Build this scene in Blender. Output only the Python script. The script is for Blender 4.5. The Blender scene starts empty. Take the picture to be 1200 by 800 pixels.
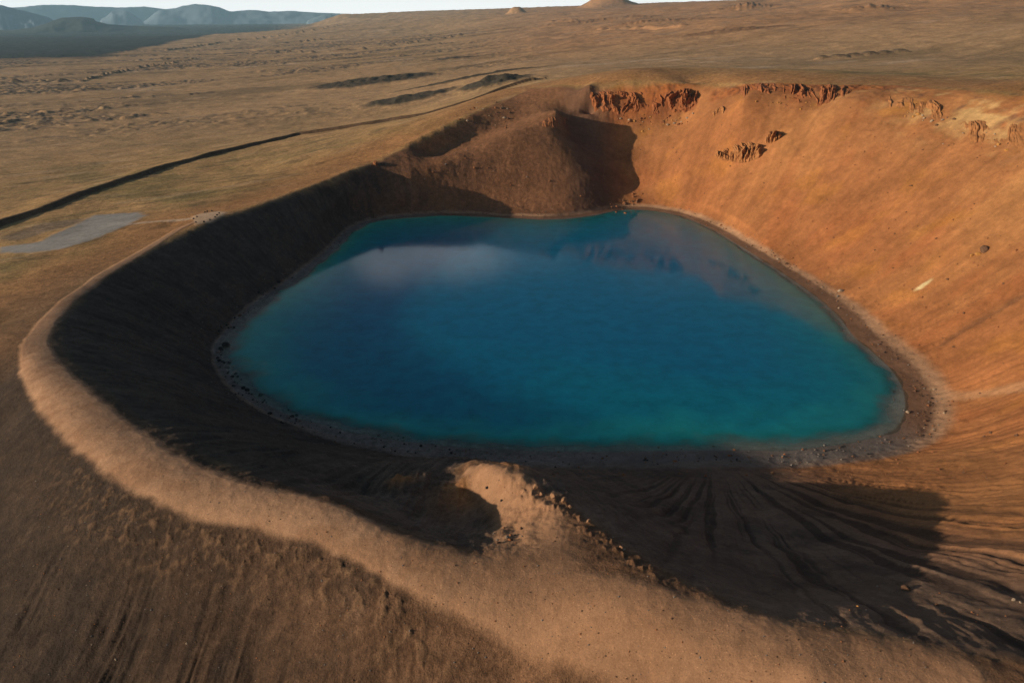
import bpy, math, random
import numpy as np
rng = np.random.default_rng(7)
random.seed(7)
sc = bpy.context.scene
COL = sc.collection
R = math.radians

# ------------------------------------------------------------------ camera
CAMH, PITCH, HFOV = 100.0, R(23.0), R(68.0)
F = 600.0 / math.tan(HFOV / 2)
cp, sp = math.cos(PITCH), math.sin(PITCH)
def ray(u, v):
    a, b = (u - 600.0) / F, (400.0 - v) / F
    return np.array([a, cp + b * sp, -sp + b * cp])
def at_z(u, v, z):
    d = ray(u, v); t = (z - CAMH) / d[2]
    return np.array([d[0] * t, d[1] * t, z])
def at_r(u, v, r):
    d = ray(u, v); t = r / math.hypot(d[0], d[1])
    return np.array([d[0] * t, d[1] * t, CAMH + d[2] * t])
cam_d = bpy.data.cameras.new('camera'); cam = bpy.data.objects.new('camera', cam_d); COL.objects.link(cam)
cam.location = (0, 0, CAMH); cam.rotation_euler = (R(90) - PITCH, 0, 0)
cam_d.sensor_width = 36; cam_d.lens = 18 / math.tan(HFOV / 2)
cam_d.clip_start = 1; cam_d.clip_end = 90000
sc.camera = cam

# ------------------------------------------------------------------ noise
_PERM = np.random.default_rng(99).permutation(4096).astype(np.int32)
_PERM = np.concatenate([_PERM, _PERM])
_ANG = np.random.default_rng(98).random(4096) * 2 * np.pi
_GX, _GY = np.cos(_ANG).astype(np.float32), np.sin(_ANG).astype(np.float32)
def perlin(x, y, seed=0):                      # flat float arrays
    xf, yf = np.floor(x), np.floor(y)
    fx, fy = (x - xf).astype(np.float32), (y - yf).astype(np.float32)
    xi, yi = (xf.astype(np.int64) & 4095).astype(np.int32), ((yf.astype(np.int64) + seed * 577) & 4095).astype(np.int32)
    x1 = (xi + 1) & 4095
    ux, uy = fx * fx * fx * (fx * (fx * 6 - 15) + 10), fy * fy * fy * (fy * (fy * 6 - 15) + 10)
    pa, pb = _PERM[xi], _PERM[x1]
    def g(p, dx, dy):
        h = _PERM[p + ((yi + dy) & 4095)]
        return _GX[h] * (fx - dx) + _GY[h] * (fy - dy)
    a, b = g(pa, 0, 0), g(pa, 0, 1)
    a += (g(pb, 1, 0) - a) * ux
    b += (g(pb, 1, 1) - b) * ux
    return (a + (b - a) * uy) * np.float32(1.5)
from concurrent.futures import ThreadPoolExecutor
_POOL = ThreadPoolExecutor(4)
def _run(fn, x, y, w):
    x, y = np.broadcast_arrays(np.asarray(x, float), np.asarray(y, float))
    xf, yf = x.reshape(-1), y.reshape(-1)
    out = np.zeros(xf.size, np.float32)
    if w is not None:
        sel = np.nonzero(np.asarray(w).reshape(-1) > 1e-4)[0]
        xf, yf = xf[sel], yf[sel]
    res = np.empty(xf.size, np.float32)
    def job(i): res[i:i+65536] = fn(xf[i:i+65536], yf[i:i+65536])
    list(_POOL.map(job, range(0, xf.size, 65536)))
    if w is not None: out[sel] = res
    else: out = res
    return out.reshape(x.shape)
def fbm(x, y, octv=4, seed=0, gain=.5, lac=2.03, w=None):
    def fn(x, y):
        s, a, t = 0, 1, 0
        for o in range(octv):
            s = s + a * perlin(x + 17.3 * o, y - 9.1 * o, seed + o); t += a
            a *= gain; x = x * lac; y = y * lac
        return s / t
    return _run(fn, x, y, w)
def ridged(x, y, octv=3, seed=0, w=None):
    def fn(x, y):
        s, a, t = 0, 1, 0
        for o in range(octv):
            s = s + a * (1 - np.abs(perlin(x, y, seed + o)) * 1.6); t += a
            a *= .5; x = x * 2.1; y = y * 2.1
        return s / t
    return _run(fn, x, y, w)
def sstep(a, b, x):
    t = np.clip((x - a) / (b - a), 0, 1); return t * t * (3 - 2 * t)

# ------------------------------------------------------------------ control lines of the relief (photo trace -> world points)
SHORE_PX = [(256,412),(262,430),(275,447),(300,467),(340,488),(400,503),(460,515),(540,524),(640,529),(740,529),(840,527),
 (920,528),(990,520),(1035,510),(1056,497),(1063,470),(1052,440),(1026,415),(1000,395),(985,372),(960,350),(935,332),(905,312),
 (870,290),(835,268),(800,253),(770,247),(735,244),(715,248),(690,253),(650,257),(610,256),(560,253),(520,252),(480,254),(440,258),
 (415,268),(400,283),(385,298),(362,315),(335,335),(310,350),(285,370),(268,390),(257,403)]
SHORE = np.array([at_z(u, v, 0)[:2] for u, v in SHORE_PX])
def smooth_closed(P, n=3):
    for _ in range(n):
        Q = np.roll(P, -1, 0)
        P = np.stack([.75 * P + .25 * Q, .25 * P + .75 * Q], 1).reshape(-1, 2)
    return P
SHORE_S = smooth_closed(SHORE, 2)
ctrl = []
def LP(p):
    return (.5 * math.log(p[0] ** 2 + p[1] ** 2), math.atan2(p[0], p[1]))
def line(pts, step=.02):
    pts = [np.array(p, float) for p in pts]
    for a, b in zip(pts[:-1], pts[1:]):
        la, lb = np.array(LP(a)), np.array(LP(b))
        n = max(1, int(np.hypot(*(lb - la)) / step))
        for k in range(n):
            ctrl.append(a + (b - a) * k / n)
    ctrl.append(pts[-1])
def lz(pts, step=.02):
    line([at_z(u, v, z) for u, v, z in pts], step)
def lr(pts, step=.02):
    line([at_r(u, v, r) for u, v, r in pts], step)
# shoreline and the bench above it
line([(x, y, 0) for x, y in np.vstack([SHORE, SHORE[:1]])], .03)
cen = SHORE.mean(0)
T = np.roll(SHORE, -1, 0) - np.roll(SHORE, 1, 0)
NRM = np.stack([T[:, 1], -T[:, 0]], 1); NRM /= np.linalg.norm(NRM, axis=1)[:, None]
flip = np.sign((NRM * (SHORE - cen)).sum(1)); NRM *= flip[:, None]
wid = np.array([4 if (v < 262) else (9 if u > 900 else (8 if v > 500 else 2.5)) for u, v in SHORE_PX], float)
BENCH = SHORE + NRM * wid[:, None]
line([(x, y, 1.3) for x, y in np.vstack([BENCH, BENCH[:1]])], .03)
for k in (.75, .5, .2): line([(x, y, -14 * (1 - k)) for x, y in (cen + (SHORE - cen) * k)], .1)
# rim: far right -> far -> left -> near -> near right
lz([(1200,112,70),(1120,106,69),(1050,100,68),(970,98,67),(900,97,66),(850,97,64),(810,98,62)])
lr([(810,100,515),(760,103,518),(700,103,523),(650,102,545),(620,104,560)])
lz([(620,104,54.5),(580,122,48),(550,136,43),(520,150,38),(480,170,31),(440,190,25),(380,215,22.3),(330,232,22),(290,245,21.7),(255,255,22),(190,285,21),(100,335,21)])
lz([(100,335,21),(75,360,22.5),(60,382,24),(58,402,25.5),(70,425,27),(110,460,30),(165,505,32),(250,550,34),(330,572,36),(385,583,37),(440,615,38),(500,642,38.6),(570,655,39),(640,645,39.3)], .015)
RL = np.array([at_z(*p) for p in [(620,104,54.5),(580,122,48),(550,136,43),(520,150,38),(480,170,31),(440,190,25),(380,215,22.3),(330,232,22),(290,245,21.7),(255,255,22),(190,285,21),(100,335,21),(75,360,22.5),(60,382,24)]])
dT = np.gradient(RL[:, :2], axis=0); dT /= np.linalg.norm(dT, axis=1)[:, None]
for off, dz in ((7, -.25), (22, -1.6)): line([(p[0] + t[1] * off, p[1] - t[0] * off, p[2] + dz) if (p[0] + t[1] - cen[0]) ** 2 + (p[1] - t[0] - cen[1]) ** 2 > (p[0] - cen[0]) ** 2 + (p[1] - cen[1]) ** 2 else (p[0] - t[1] * off, p[1] + t[0] * off, p[2] + dz) for p, t in zip(RL, dT)], .02)
# outer edge of the crest path (rounded top)
lz([(28,400,25.5),(40,440,28),(90,500,31.4),(160,560,33.5),(250,598,35.2),(330,618,36.5),(420,650,37.6),(500,685,38.2),(590,705,38.6)], .02)
# far-wall cliffs
lr([(690,134,512),(720,138,510),(760,138,508),(800,134,505),(815,128,500)])
lr([(690,112,519),(740,114,516),(800,110,511)])
lr([(870,118,463),(920,122,458),(960,122,450),(1000,118,437)])
# mound
lz([(655,133,45),(664,150,37),(672,168,30.5),(690,205,16),(705,238,3)])
lr([(655,133,490),(630,143,481),(600,155,472),(560,175,458),(520,190,444),(480,208,431)])
lz([(560,242,2.6),(600,243,2.6),(640,243,3)])
lr([(500,181,466),(545,163,484),(590,146,501),(625,133,509)]); lr([(640,122,522),(690,132,516)])
lz([(738,190,19),(735,165,29),(728,150,36)]); lz([(742,215,9),(742,235,3)])
# spur in the near wall, its crest and the bowl beside it
lz([(545,543,25.5),(566,552,31),(592,563,34),(615,575,35.5),(650,592,37),(690,620,38.5),(740,655,40),(800,690,42),(880,722,44),(950,742,45),(1050,762,46),(1150,780,47),(1230,800,47.5)], .015)
lz([(556,572,28),(590,600,33),(605,620,35.5),(600,640,37.5)]); lz([(480,600,27),(530,607,27),(560,618,30.5),(500,622,33)])
lz([(430,580,24.5),(452,566,25.5),(470,558,26.2),(500,555,26),(526,560,24.5),(545,551,25.5)])
lz([(470,545,22),(505,543,21.5)]); lz([(540,533,13),(575,538,15),(610,545,16)])
lz([(690,700,40.5),(800,750,43),(950,790,45.5)])
# near right slope
ctrl += [at_z(*p) for p in [(1135,580,18),(1060,640,25),(1000,600,16),(950,560,7),(1060,560,10),(1200,640,35),(1130,700,38),(1060,700,36)]]; pass
ctrl += [at_z(*p) for p in [(700,580,17),(800,600,16),(860,640,24),(880,690,36)]]
line([(219,340,70),(225,250,70),(205,170,68),(165,105,62),(110,62,55),(70,45,50)], .05)
line([(260,200,78),(210,110,70),(130,40,58),(60,20,44)], .1); line([(420,300,95),(500,150,105),(300,0,80),(150,-60,45)], .2)
# near outer slope
for u, v, z in [(600,800,34.2),(450,800,31),(300,800,27),(150,800,22.5),(0,800,18),(0,700,20),(0,600,21.5),(0,500,23),(0,450,23.6),(150,700,26.5),(300,720,31),(450,740,35),
                (760,800,40),(900,815,43.5),(1000,830,45)]: ctrl.append(at_z(u, v, z))
for x, y, z in [(-90,60,10),(-130,110,12),(-160,160,13),(-40,20,12),(0,20,22),(30,15,28),(-60,-40,3),(0,-40,8),(60,-40,22),(0,-200,-5),(-200,-100,-5),(200,-200,20),(-250,100,3),
                (0,-1000,-15),(-1000,-500,-20),(1000,-600,60),(-1500,500,-20),(0,-9000,-30),(-9000,-2000,-40),(9000,-2000,150),(-9000,4000,-40),(3500,500,220),(9000,4000,260)]: ctrl.append(np.array([x, y, z], float))
# plain to the left and behind
for u, v, z in [(0,265,12),(0,330,18),(0,380,20.3),(70,300,17.5),(150,250,15.5),(200,265,19.5),(0,200,5),(150,200,9),(300,200,15),(0,130,-2),(200,130,4),(0,90,-12),(0,70,-16),(150,70,-12),(120,50,-28),(250,45,-14),(0,45,-30),
                (400,150,15),(300,100,4),(480,130,22),(500,100,25),(400,100,13),(560,105,36),(400,60,6),(500,60,22),(300,60,-6),(600,60,38),(350,38,-15),(400,28,0),(500,40,28),(600,82,46),(650,85,50),
                (700,90,53),(700,60,52),(700,30,82),(800,85,57),(800,60,58),(800,30,86),(900,85,60.5),(900,70,60),(900,50,69),(900,20,104),(1000,80,63),(1000,60,66),(1000,30,91),(1000,15,112),
                (1200,95,71),(1200,60,72),(1200,30,93),(1100,90,67),(1100,60,69),(1100,30,92),(1300,60,75),(1300,30,94)]: ctrl.append(at_z(u, v, z))
for u, v, r in [(400,17,8500),(480,14,8000),(560,12,7000),(640,9,6500),(700,7,5500),(760,6,5000),(800,5,4600),(860,2,4000),(900,-2,3600),(955,4,3200),(1000,-5,3000),(1100,-16,2800),(1200,-18,2600),(1300,-18,2600),
                (600,20,4500),(700,17,3600),(800,16,3000),(900,13,2700),(955,12,2600),(1000,6,2400),(1100,4,2200),(1200,6,2000)]: ctrl.append(at_r(u, v, r))
for az in (-60,-45,-38,-30,-25,-20,-15): ctrl.append(np.array([math.sin(R(az))*9000, math.cos(R(az))*9000, -42])); ctrl.append(np.array([math.sin(R(az))*30000, math.cos(R(az))*30000, -45]))
for az in (-10,0,15,30,60,120,180,240): ctrl.append(np.array([math.sin(R(az))*30000, math.cos(R(az))*30000, -45]))

BERM_Z = [(-60,290,12),(0,264,12),(50,247,12.5),(100,227,12.5),(150,211,12.5),(200,195,13),(250,182,14),(300,170,15.5),(350,158,18),(400,151,22),(450,143,27),(500,135,33),(550,120,41),(590,105,47.5),(618,96,52)]
lz(BERM_Z[3:], .02)
C = np.array(ctrl)
key = np.round(np.stack([.5*np.log(C[:,0]**2+C[:,1]**2), np.arctan2(C[:,0],C[:,1])],1), 3)
_, ui = np.unique(key, axis=0, return_index=True); C = C[np.sort(ui)]
S0 = .5 * np.log(C[:, 0] ** 2 + C[:, 1] ** 2); A0 = np.arctan2(C[:, 0], C[:, 1]); Z0 = C[:, 2]
m = np.abs(A0) > R(100)
S0 = np.concatenate([S0, S0[m]]); Z0 = np.concatenate([Z0, Z0[m]]); A0 = np.concatenate([A0, A0[m] - np.sign(A0[m]) * 2 * np.pi])
N = len(S0)
EPS = .0035
def kern(ds, da): return -np.sqrt(ds * ds + da * da + EPS * EPS)
K = np.zeros((N + 1, N + 1)); K[:N, :N] = kern(S0[:, None] - S0, A0[:, None] - A0); K[:N, N] = 1; K[N, :N] = 1
K[:N, :N] -= np.eye(N) * .0006
W = np.linalg.solve(K, np.append(Z0, 0))
print('ctrl', N)

# ------------------------------------------------------------------ log-polar grid
QUAL = 1.0
def seg(a, b, st): return list(np.arange(math.log(a), math.log(b), st / QUAL))
srow = seg(14,46,.03)+seg(46,170,.0038)+seg(170,330,.0034)+seg(330,620,.0016)+seg(620,1500,.0045)+seg(1500,9000,.006)+seg(9000,24000,.03)+[math.log(24000)]
acol = list(np.arange(-180,-60,2.5))+list(np.arange(-60,-40,.35))+list(np.arange(-40,40,.078/QUAL))+list(np.arange(40,60,.35))+list(np.arange(60,180.01,2.5))
srow = np.array(srow); acol = np.radians(np.array(acol)); acol[-1] = math.pi
NR, NC = len(srow), len(acol)
print('grid', NR, NC, NR * NC)
def coarse(ax):
    i = np.arange(0, len(ax), 3); i = np.unique(np.append(i, len(ax) - 1)); return i
ci, cj = coarse(srow), coarse(acol)
cs, ca = srow[ci], acol[cj]
def up(G):  # coarse grid -> fine grid, separable linear
    k = np.clip(np.searchsorted(cs, srow) - 1, 0, len(cs) - 2); t = (srow - cs[k]) / (cs[k + 1] - cs[k])
    G = G[k] * (1 - t)[:, None] + G[k + 1] * t[:, None]
    k = np.clip(np.searchsorted(ca, acol) - 1, 0, len(ca) - 2); t = (acol - ca[k]) / (ca[k + 1] - ca[k])
    return G[:, k] * (1 - t) + G[:, k + 1] * t
Sc, Ac = np.meshgrid(cs, ca, indexing='ij')
def rbf(S, A):
    out = np.empty(S.size); s, a = S.ravel(), A.ravel()
    for i in range(0, s.size, 20000):
        out[i:i+20000] = kern(s[i:i+20000, None] - S0, a[i:i+20000, None] - A0) @ W[:N] + W[N]
    return out.reshape(S.shape)
Zc = rbf(Sc, Ac)
Xc, Yc = np.exp(Sc) * np.sin(Ac), np.exp(Sc) * np.cos(Ac)
def hz(x, y):  # coarse height lookup
    s, a = .5 * np.log(x * x + y * y), np.arctan2(x, y)
    k = np.clip(np.searchsorted(cs, s) - 1, 0, len(cs) - 2); t = np.clip((s - cs[k]) / (cs[k+1] - cs[k]), 0, 1)
    l = np.clip(np.searchsorted(ca, a) - 1, 0, len(ca) - 2); w = np.clip((a - ca[l]) / (ca[l+1] - ca[l]), 0, 1)
    return (Zc[k, l] * (1 - t) + Zc[k+1, l] * t) * (1 - w) + (Zc[k, l+1] * (1 - t) + Zc[k+1, l+1] * t) * w
def ground(u, v, rmin=40, rmax=30000):
    d = ray(u, v); h = math.hypot(d[0], d[1])
    rr = np.exp(np.linspace(math.log(rmin), math.log(rmax), 6000))
    x, y, z = d[0] / h * rr, d[1] / h * rr, CAMH + d[2] / h * rr
    b = np.nonzero(z < np.maximum(hz(x, y), 0 if v > 240 and 250 < u < 1070 else -1e9))[0]
    i = b[0] if len(b) else len(rr) - 1
    return np.array([x[i], y[i], z[i]])
def gpts(px): return np.array([ground(u, v)[:2] for u, v in px])
def dist_poly(X, Y, P, closed=False, lim=None):
    D = np.full(X.shape, 1e9)
    Q = np.vstack([P, P[:1]]) if closed else P
    for a, b in zip(Q[:-1], Q[1:]):
        d = b - a; L = d @ d + 1e-9
        t = np.clip(((X - a[0]) * d[0] + (Y - a[1]) * d[1]) / L, 0, 1)
        D = np.minimum(D, (X - a[0] - t * d[0]) ** 2 + (Y - a[1] - t * d[1]) ** 2)
    return np.sqrt(D)
def inside(X, Y, P):
    c = np.zeros(X.shape, bool); j = len(P) - 1
    for i in range(len(P)):
        xi, yi = P[i]; xj, yj = P[j]
        c ^= ((yi > Y) != (yj > Y)) & (X < (xj - xi) * (Y - yi) / (yj - yi + 1e-12) + xi)
        j = i
    return c
def sdist(X, Y, P):  # negative inside
    return np.where(inside(X, Y, P), -1, 1) * dist_poly(X, Y, P, True)
def var_line(X, Y, P, w):  # 0..: distance to polyline divided by local half-width
    D = np.full(X.shape, 1e9)
    for (a, b, wa, wb) in zip(P[:-1], P[1:], w[:-1], w[1:]):
        d = b - a; L = d @ d + 1e-9
        t = np.clip(((X - a[0]) * d[0] + (Y - a[1]) * d[1]) / L, 0, 1)
        D = np.minimum(D, np.hypot(X - a[0] - t * d[0], Y - a[1] - t * d[1]) / (wa + (wb - wa) * t))
    return D

# ------------------------------------------------------------------ masks (world space)
shore_d = up(sdist(Xc, Yc, SHORE_S))
RIM = gpts([(1200,112),(1050,100),(900,97),(810,98),(700,103),(620,104),(580,122),(520,150),(440,190),(380,215),(330,232),(255,255),(190,285),(100,335),(62,375),(58,402),(70,425),(110,460),(165,505),(250,550),(330,572),(385,583),(440,615),(500,642),(570,655)])
RIM = np.vstack([RIM, gpts([(600,640),(605,615),(565,560),(545,545),(592,563),(650,592),(740,655),(800,690),(880,722),(950,742),(1050,762),(1150,780)]), np.array([(70,45),(110,62),(165,105),(205,170),(225,250),(219,340)])])
rim_d = up(sdist(Xc, Yc, RIM))          # negative inside the crater
PATH_PX = [(235,257,1.4),(210,268,1.4),(163,297,1.7),(117,324,1.9),(80,351,2.1),(54,378,2.4),(40,402,2.9),(45,425,4.0),(75,465,4.8),(120,505,5.0),(175,545,4.8),(250,578,4.4),(330,596,4.0),(390,612,3.7),(450,640,3.4),(520,668,4.2),(600,690,5.0),(700,715,6.0),(820,748,6.0),(950,775,5.6),(1080,795,5.4)]
P2 = gpts([(u, v) for u, v, w in PATH_PX])
S, A = np.meshgrid(srow, acol, indexing='ij')
Rr = np.exp(S); X, Y = Rr * np.sin(A), Rr * np.cos(A)
def fine(fn, rough_, lim=16.0):            # refine a distance near its line on the full grid
    G = up(rough_); f_ = G.reshape(-1); m_ = np.nonzero(np.abs(f_) < lim)[0]
    f_[m_] = fn(X.reshape(-1)[m_], Y.reshape(-1)[m_]); return f_.reshape(G.shape)
PW = [w for *_, w in PATH_PX]
path_d = fine(lambda x, y: var_line(x, y, P2, PW), var_line(Xc, Yc, P2, PW))
SPUR_PX = [(620,672,6.5),(625,640,5.6),(620,610,4.4),(605,580,3.4),(580,560,2.8),(552,548,1.6)]
spur_d = up(var_line(Xc, Yc, gpts([p[:2] for p in SPUR_PX]), [p[2] for p in SPUR_PX]))
ACC_PX = [(150,263),(190,259),(232,255)]
ACC = gpts(ACC_PX); acc_d = fine(lambda x, y: dist_poly(x, y, ACC), dist_poly(Xc, Yc, ACC))
VIEW = gpts([(226,254),(238,250),(255,248),(266,249),(256,256),(246,261),(230,263)])
view_d = fine(lambda x, y: sdist(x, y, VIEW), sdist(Xc, Yc, VIEW))
LOT = gpts([(0,290),(45,284),(80,268),(112,252),(160,249),(170,253),(150,263),(110,280),(70,292),(40,295),(0,296)])
lot_d = up(sdist(Xc, Yc, LOT))
LOT2 = gpts([(0,280),(50,262),(100,255),(90,262),(60,270),(20,282)])
lot2_d = up(sdist(Xc, Yc, LOT2))
BERM = np.array([at_z(*p)[:2] for p in BERM_Z])
bs_c = np.full(Xc.shape, 1e9); bd_c = np.full(Xc.shape, 1e9)
for a, b in zip(BERM[:-1], BERM[1:]):
    d = b - a; L = np.hypot(*d); t = np.clip(((Xc-a[0])*d[0]+(Yc-a[1])*d[1])/L**2, 0, 1)
    dd = np.hypot(Xc-a[0]-t*d[0], Yc-a[1]-t*d[1]); s = ((Xc-a[0])*d[1]-(Yc-a[1])*d[0])/L
    bs_c = np.where(dd < bd_c, np.where(s > 0, dd, -dd), bs_c); bd_c = np.minimum(bd_c, dd)
berm_s = up(bs_c)                       # + on the crater side
Zb = up(Zc)
S, A = np.meshgrid(srow, acol, indexing='ij')
Rr = np.exp(S); X, Y = Rr * np.sin(A), Rr * np.cos(A)
def blob(u, v, rx, ry, ang=0):
    p = ground(u, v); c, s = math.cos(ang), math.sin(ang)
    dx, dy = X - p[0], Y - p[1]
    return np.exp(-((dx*c+dy*s)/rx)**2 - ((-dx*s+dy*c)/ry)**2)

# ------------------------------------------------------------------ relief detail
inn = sstep(2, -6, rim_d) * sstep(1, 7, shore_d)             # crater wall
out = sstep(-2, 6, rim_d)                                     # outside
far = sstep(450, 900, Rr)
left_lo = sstep(R(6), R(-6), A)
Z = Zb.copy()
# wall: gullies converging on the shore, rubble
th = np.arctan2(Y - 235, X + 5); th2 = np.arctan2(Y - 168, X - 52)
g1 = ridged(th * 44 + .35 * fbm(X/14, Y/14, 2, 4), shore_d / 90, 3, 11)
g2 = ridged(th2 * 21 + .3 * fbm(X/9, Y/9, 2, 5), np.hypot(X-52, Y-168) / 110, 3, 21)
fanw = sstep(R(4), R(-22), th2) * (Y < 175) * sstep(118, 98, X)
nearr = sstep(5, 30, X) * sstep(190, 150, Y) * fanw
midw = sstep(1, 18, shore_d) * sstep(0, -10, rim_d)
Z -= midw * (1 - nearr) * (1 - g1) * np.where(Y > 300, .12, .8)
Z -= midw * nearr * (1 - g2) * (.25 + 1.0 * sstep(-.2, .4, fbm(X / 22, Y / 22, 2, 23))) * sstep(4, 40, shore_d)
Z += (blob(472, 561, 3, 2) + blob(527, 571, 2.4, 2)) * .5 + blob(500, 562, 16, 6) * 1.0 * fbm(X / 3.5, Y / 3.5, 4, 33)
CRT = gpts([(612,576),(650,592),(690,620),(740,655),(780,680)]); crd = fine(lambda x, y: dist_poly(x, y, CRT), dist_poly(Xc, Yc, CRT))
Z += sstep(2.4, .2, crd) * np.maximum(0, fbm(X / 1.7, Y / 1.7, 3, 37, w=crd < 2.5) - .02) * .95 * (.3 + 1.4 * np.clip(.5 + 1.2 * fbm(X / 5, Y / 5, 2, 39, w=crd < 2.5), 0, 1))
Z += blob(588, 605, 9, 12) * .9 * fbm(X / 3, Y / 3, 4, 38)
Z += inn * (.55 * fbm(X / 11, Y / 11, 4, 31) + .22 * fbm(X / 2.2, Y / 2.2, 3, 35))
# outcrops on the far wall
def outcrop(u, v, rx, ry, amp, ang=0, seed=50, fr=3.2):
    b = blob(u, v, rx, ry, ang)
    n = ridged(X / fr, Y / (fr * 2.6), 4, seed, w=b > .02)
    return sstep(.12, .75, b * (1 + .5 * fbm(X / 6, Y / 6, 3, seed + 9, w=b > .02))) * amp * (.25 + 1.2 * n * n)
oc = outcrop(655, 139, 5, 4, .8, 0, 54)
brk = sstep(-.35, .25, fbm(X / 16, Y / 40, 3, 60, w=Rr < 600))
cl = brk * sstep(2, -3, rim_d) * sstep(-17, -9, rim_d) * sstep(478, 492, Y) * sstep(38, 52, X) * sstep(128, 112, X)
cl2 = brk * sstep(2, -3, rim_d) * sstep(-15, -8, rim_d) * sstep(112, 124, X) * sstep(205, 186, X) * sstep(380, 395, Y)
rib = ridged(X / 5.5 + .9 * fbm(X / 9, Y / 9, 2, 63), Y / 14, 4, 61)
oc = oc + (cl + cl2) * .6 * (rib * rib - .45) + (cl + cl2) * 1.0 * fbm(X / 2.5, Y / 2.5, 3, 64)
Z += oc
# near outer slope: rills running down towards the viewer
ow = out * sstep(150, 110, Rr) * sstep(3, 16, rim_d) * sstep(1.1, 2.2, path_d)
q = X * .96 + Y * -.10 + 1.2 * fbm(X / 12, Y / 12, 2, 71)
rl = ridged(q / 1.9, Y / 50, 2, 72)
rw = sstep(20, -20, X) * .75 + .25
rwv = sstep(-.25, .35, fbm(X / 9, Y / 30, 3, 79, w=ow > 0))
Z -= ow * rw * rwv * (1 - rl) * 1.0 * sstep(8, 26, rim_d) * (.35 + .65 * np.exp(-((X + 40) / 18) ** 2))
Z += ow * (.35 * fbm(X / 7, Y / 7, 4, 74) + .10 * fbm(X / 1.1, Y / 1.1, 3, 77))
# crest shoulder clods and ragged crest edge
Z += sstep(9, 0, np.abs(rim_d)) * sstep(170, 120, Rr) * (.35 * fbm(X / 3, Y / 3, 4, 81))
lip = sstep(1.5, 2.4, spur_d) * sstep(.95, 1.4, path_d) * sstep(3.6, 1.6, path_d) * out * sstep(160, 100, Rr)
Z += lip * (.62 * np.maximum(0, fbm(X / 1.6, Y / 1.6, 3, 84) + .1))
# plains: hummocks, ridges running away to the left
pl = out * sstep(130, 220, Rr) * sstep(4, 40, rim_d)
u1, v1 = X * .86 + Y * .5, -X * .5 + Y * .86                  # u1 along the lineaments
Z += pl * (.5 * fbm(X / 30, Y / 30, 4, 91) + .45 * fbm(u1 / 14, v1 / 6, 4, 90) + .9 * far * fbm(X / 90, Y / 90, 5, 92) * (1 + Rr / 900) + far * 2.2 * (1 + Rr / 3000) * (ridged(u1 / 420, v1 / 110, 4, 93) - .55))
lava = sstep(.02, .22, fbm(u1 / 700 + 3, v1 / 200, 4, 95) + .1) * sstep(700, 950, Rr) * sstep(4500, 3000, Rr) * left_lo
Z += lava * np.maximum(0, fbm(X / 16, Y / 16, 4, 96)) * 5.5
hillr = sstep(900, 1800, Rr) * (1 - left_lo)
Z += hillr * (10 * (ridged(X / 420, Y / 420, 5, 97) - .5) + 5 * fbm(X / 120, Y / 120, 4, 98)) * sstep(3400, 2000, Rr) * np.clip(Rr / 2500, .3, 1.4)
# berm (low scarp) running across the plain
bw = sstep(0, 40, np.where(X < -20, 60, 60)) 
bh = 2.1 * (1 + .35 * fbm(X / 45, Y / 45, 2, 99))
berm_p = np.where(berm_s > 0, sstep(3.4, 0, berm_s), np.exp(-(berm_s / 14) ** 2))
bmask = sstep(760, 980, Rr); bmask = 1 - bmask * .5
Z += bh * berm_p * bmask * (np.abs(berm_s) < 60)
# dark hummocks and hollows on the plain
hum = []
for (u, v, rx, ry, h, an) in [(580,100,34,34,10,.2),(440,97,84,62,8,.35),(480,116,44,26,5,.35),(535,70,60,18,6,.3),(555,92,90,12,3,.1),(700,26,200,40,14,0),(770,28,160,40,12,0),(870,12,120,50,22,0),(1020,14,60,40,16,0),(860,38,90,40,6,0)]:
    b = blob(u, v, rx, ry, an); hum.append((b, h)); Z += b * h * (.75 + .5 * fbm(X / 12, Y / 12, 3, 103, w=b > .02))
for (u, v, rx, h) in [(605,9,38,34),(712,-1,110,55)]:
    p = at_r(u, v, 5200); d = np.hypot(X - p[0], Y - p[1]); Z += h * sstep(2.0 * rx, .45 * rx, d)
fis = np.zeros(X.shape)
for px, wd in (([(95,95),(150,83),(200,75),(235,68)],7),([(195,60),(260,50),(330,42),(400,30)],14),([(320,62),(370,62),(450,55),(550,41)],10),([(320,52),(350,50),(378,47)],14),([(0,97),(60,96),(110,92)],6),([(400,61),(470,53),(545,41)],7),([(640,27),(680,25)],26),([(700,36),(760,33),(800,32)],18),([(960,70),(1020,66),(1060,62)],9)):
    dl = up(dist_poly(Xc, Yc, gpts(px))); fis = np.maximum(fis, sstep(1, .2, (dl + 3 * fbm(X / 25, Y / 25, 3, 110, w=dl < 60)) / wd))
Z += fis * (2.5 + Rr / 700)
# flatten what people made or walk on
Zs = Zb + (Z - Zb) * .25
fl = np.maximum(sstep(1.25, .7, path_d), np.maximum(sstep(4, 0, lot_d), sstep(2, -1, view_d)))
Z = Z * (1 - fl * .8) + Zs * fl * .8
Z += fl * .05 * fbm(X / 1.5, Y / 1.5, 3, 105)
# shore: keep the bench low and the waterline clean
Z = np.where(shore_d < 0, np.minimum(Z, -.02 + shore_d * .10 - .12 * np.maximum(0, -shore_d - 4)), Z)
wl = np.interp(np.arctan2(Y - 235, X + 5), np.linspace(-np.pi, np.pi, 9), [1.5, 4, 8, 8, 8.5, 5, 4.0, 2.5, 1.5])
shd = shore_d + .8 * fbm(X / 9, Y / 9, 3, 107)
Z = np.where((shore_d >= 0) & (shore_d < 10), np.minimum(Z, np.maximum(.02, .14 * shd + .09 * np.maximum(0, shd - .65 * wl) ** 2)), Z)

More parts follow.
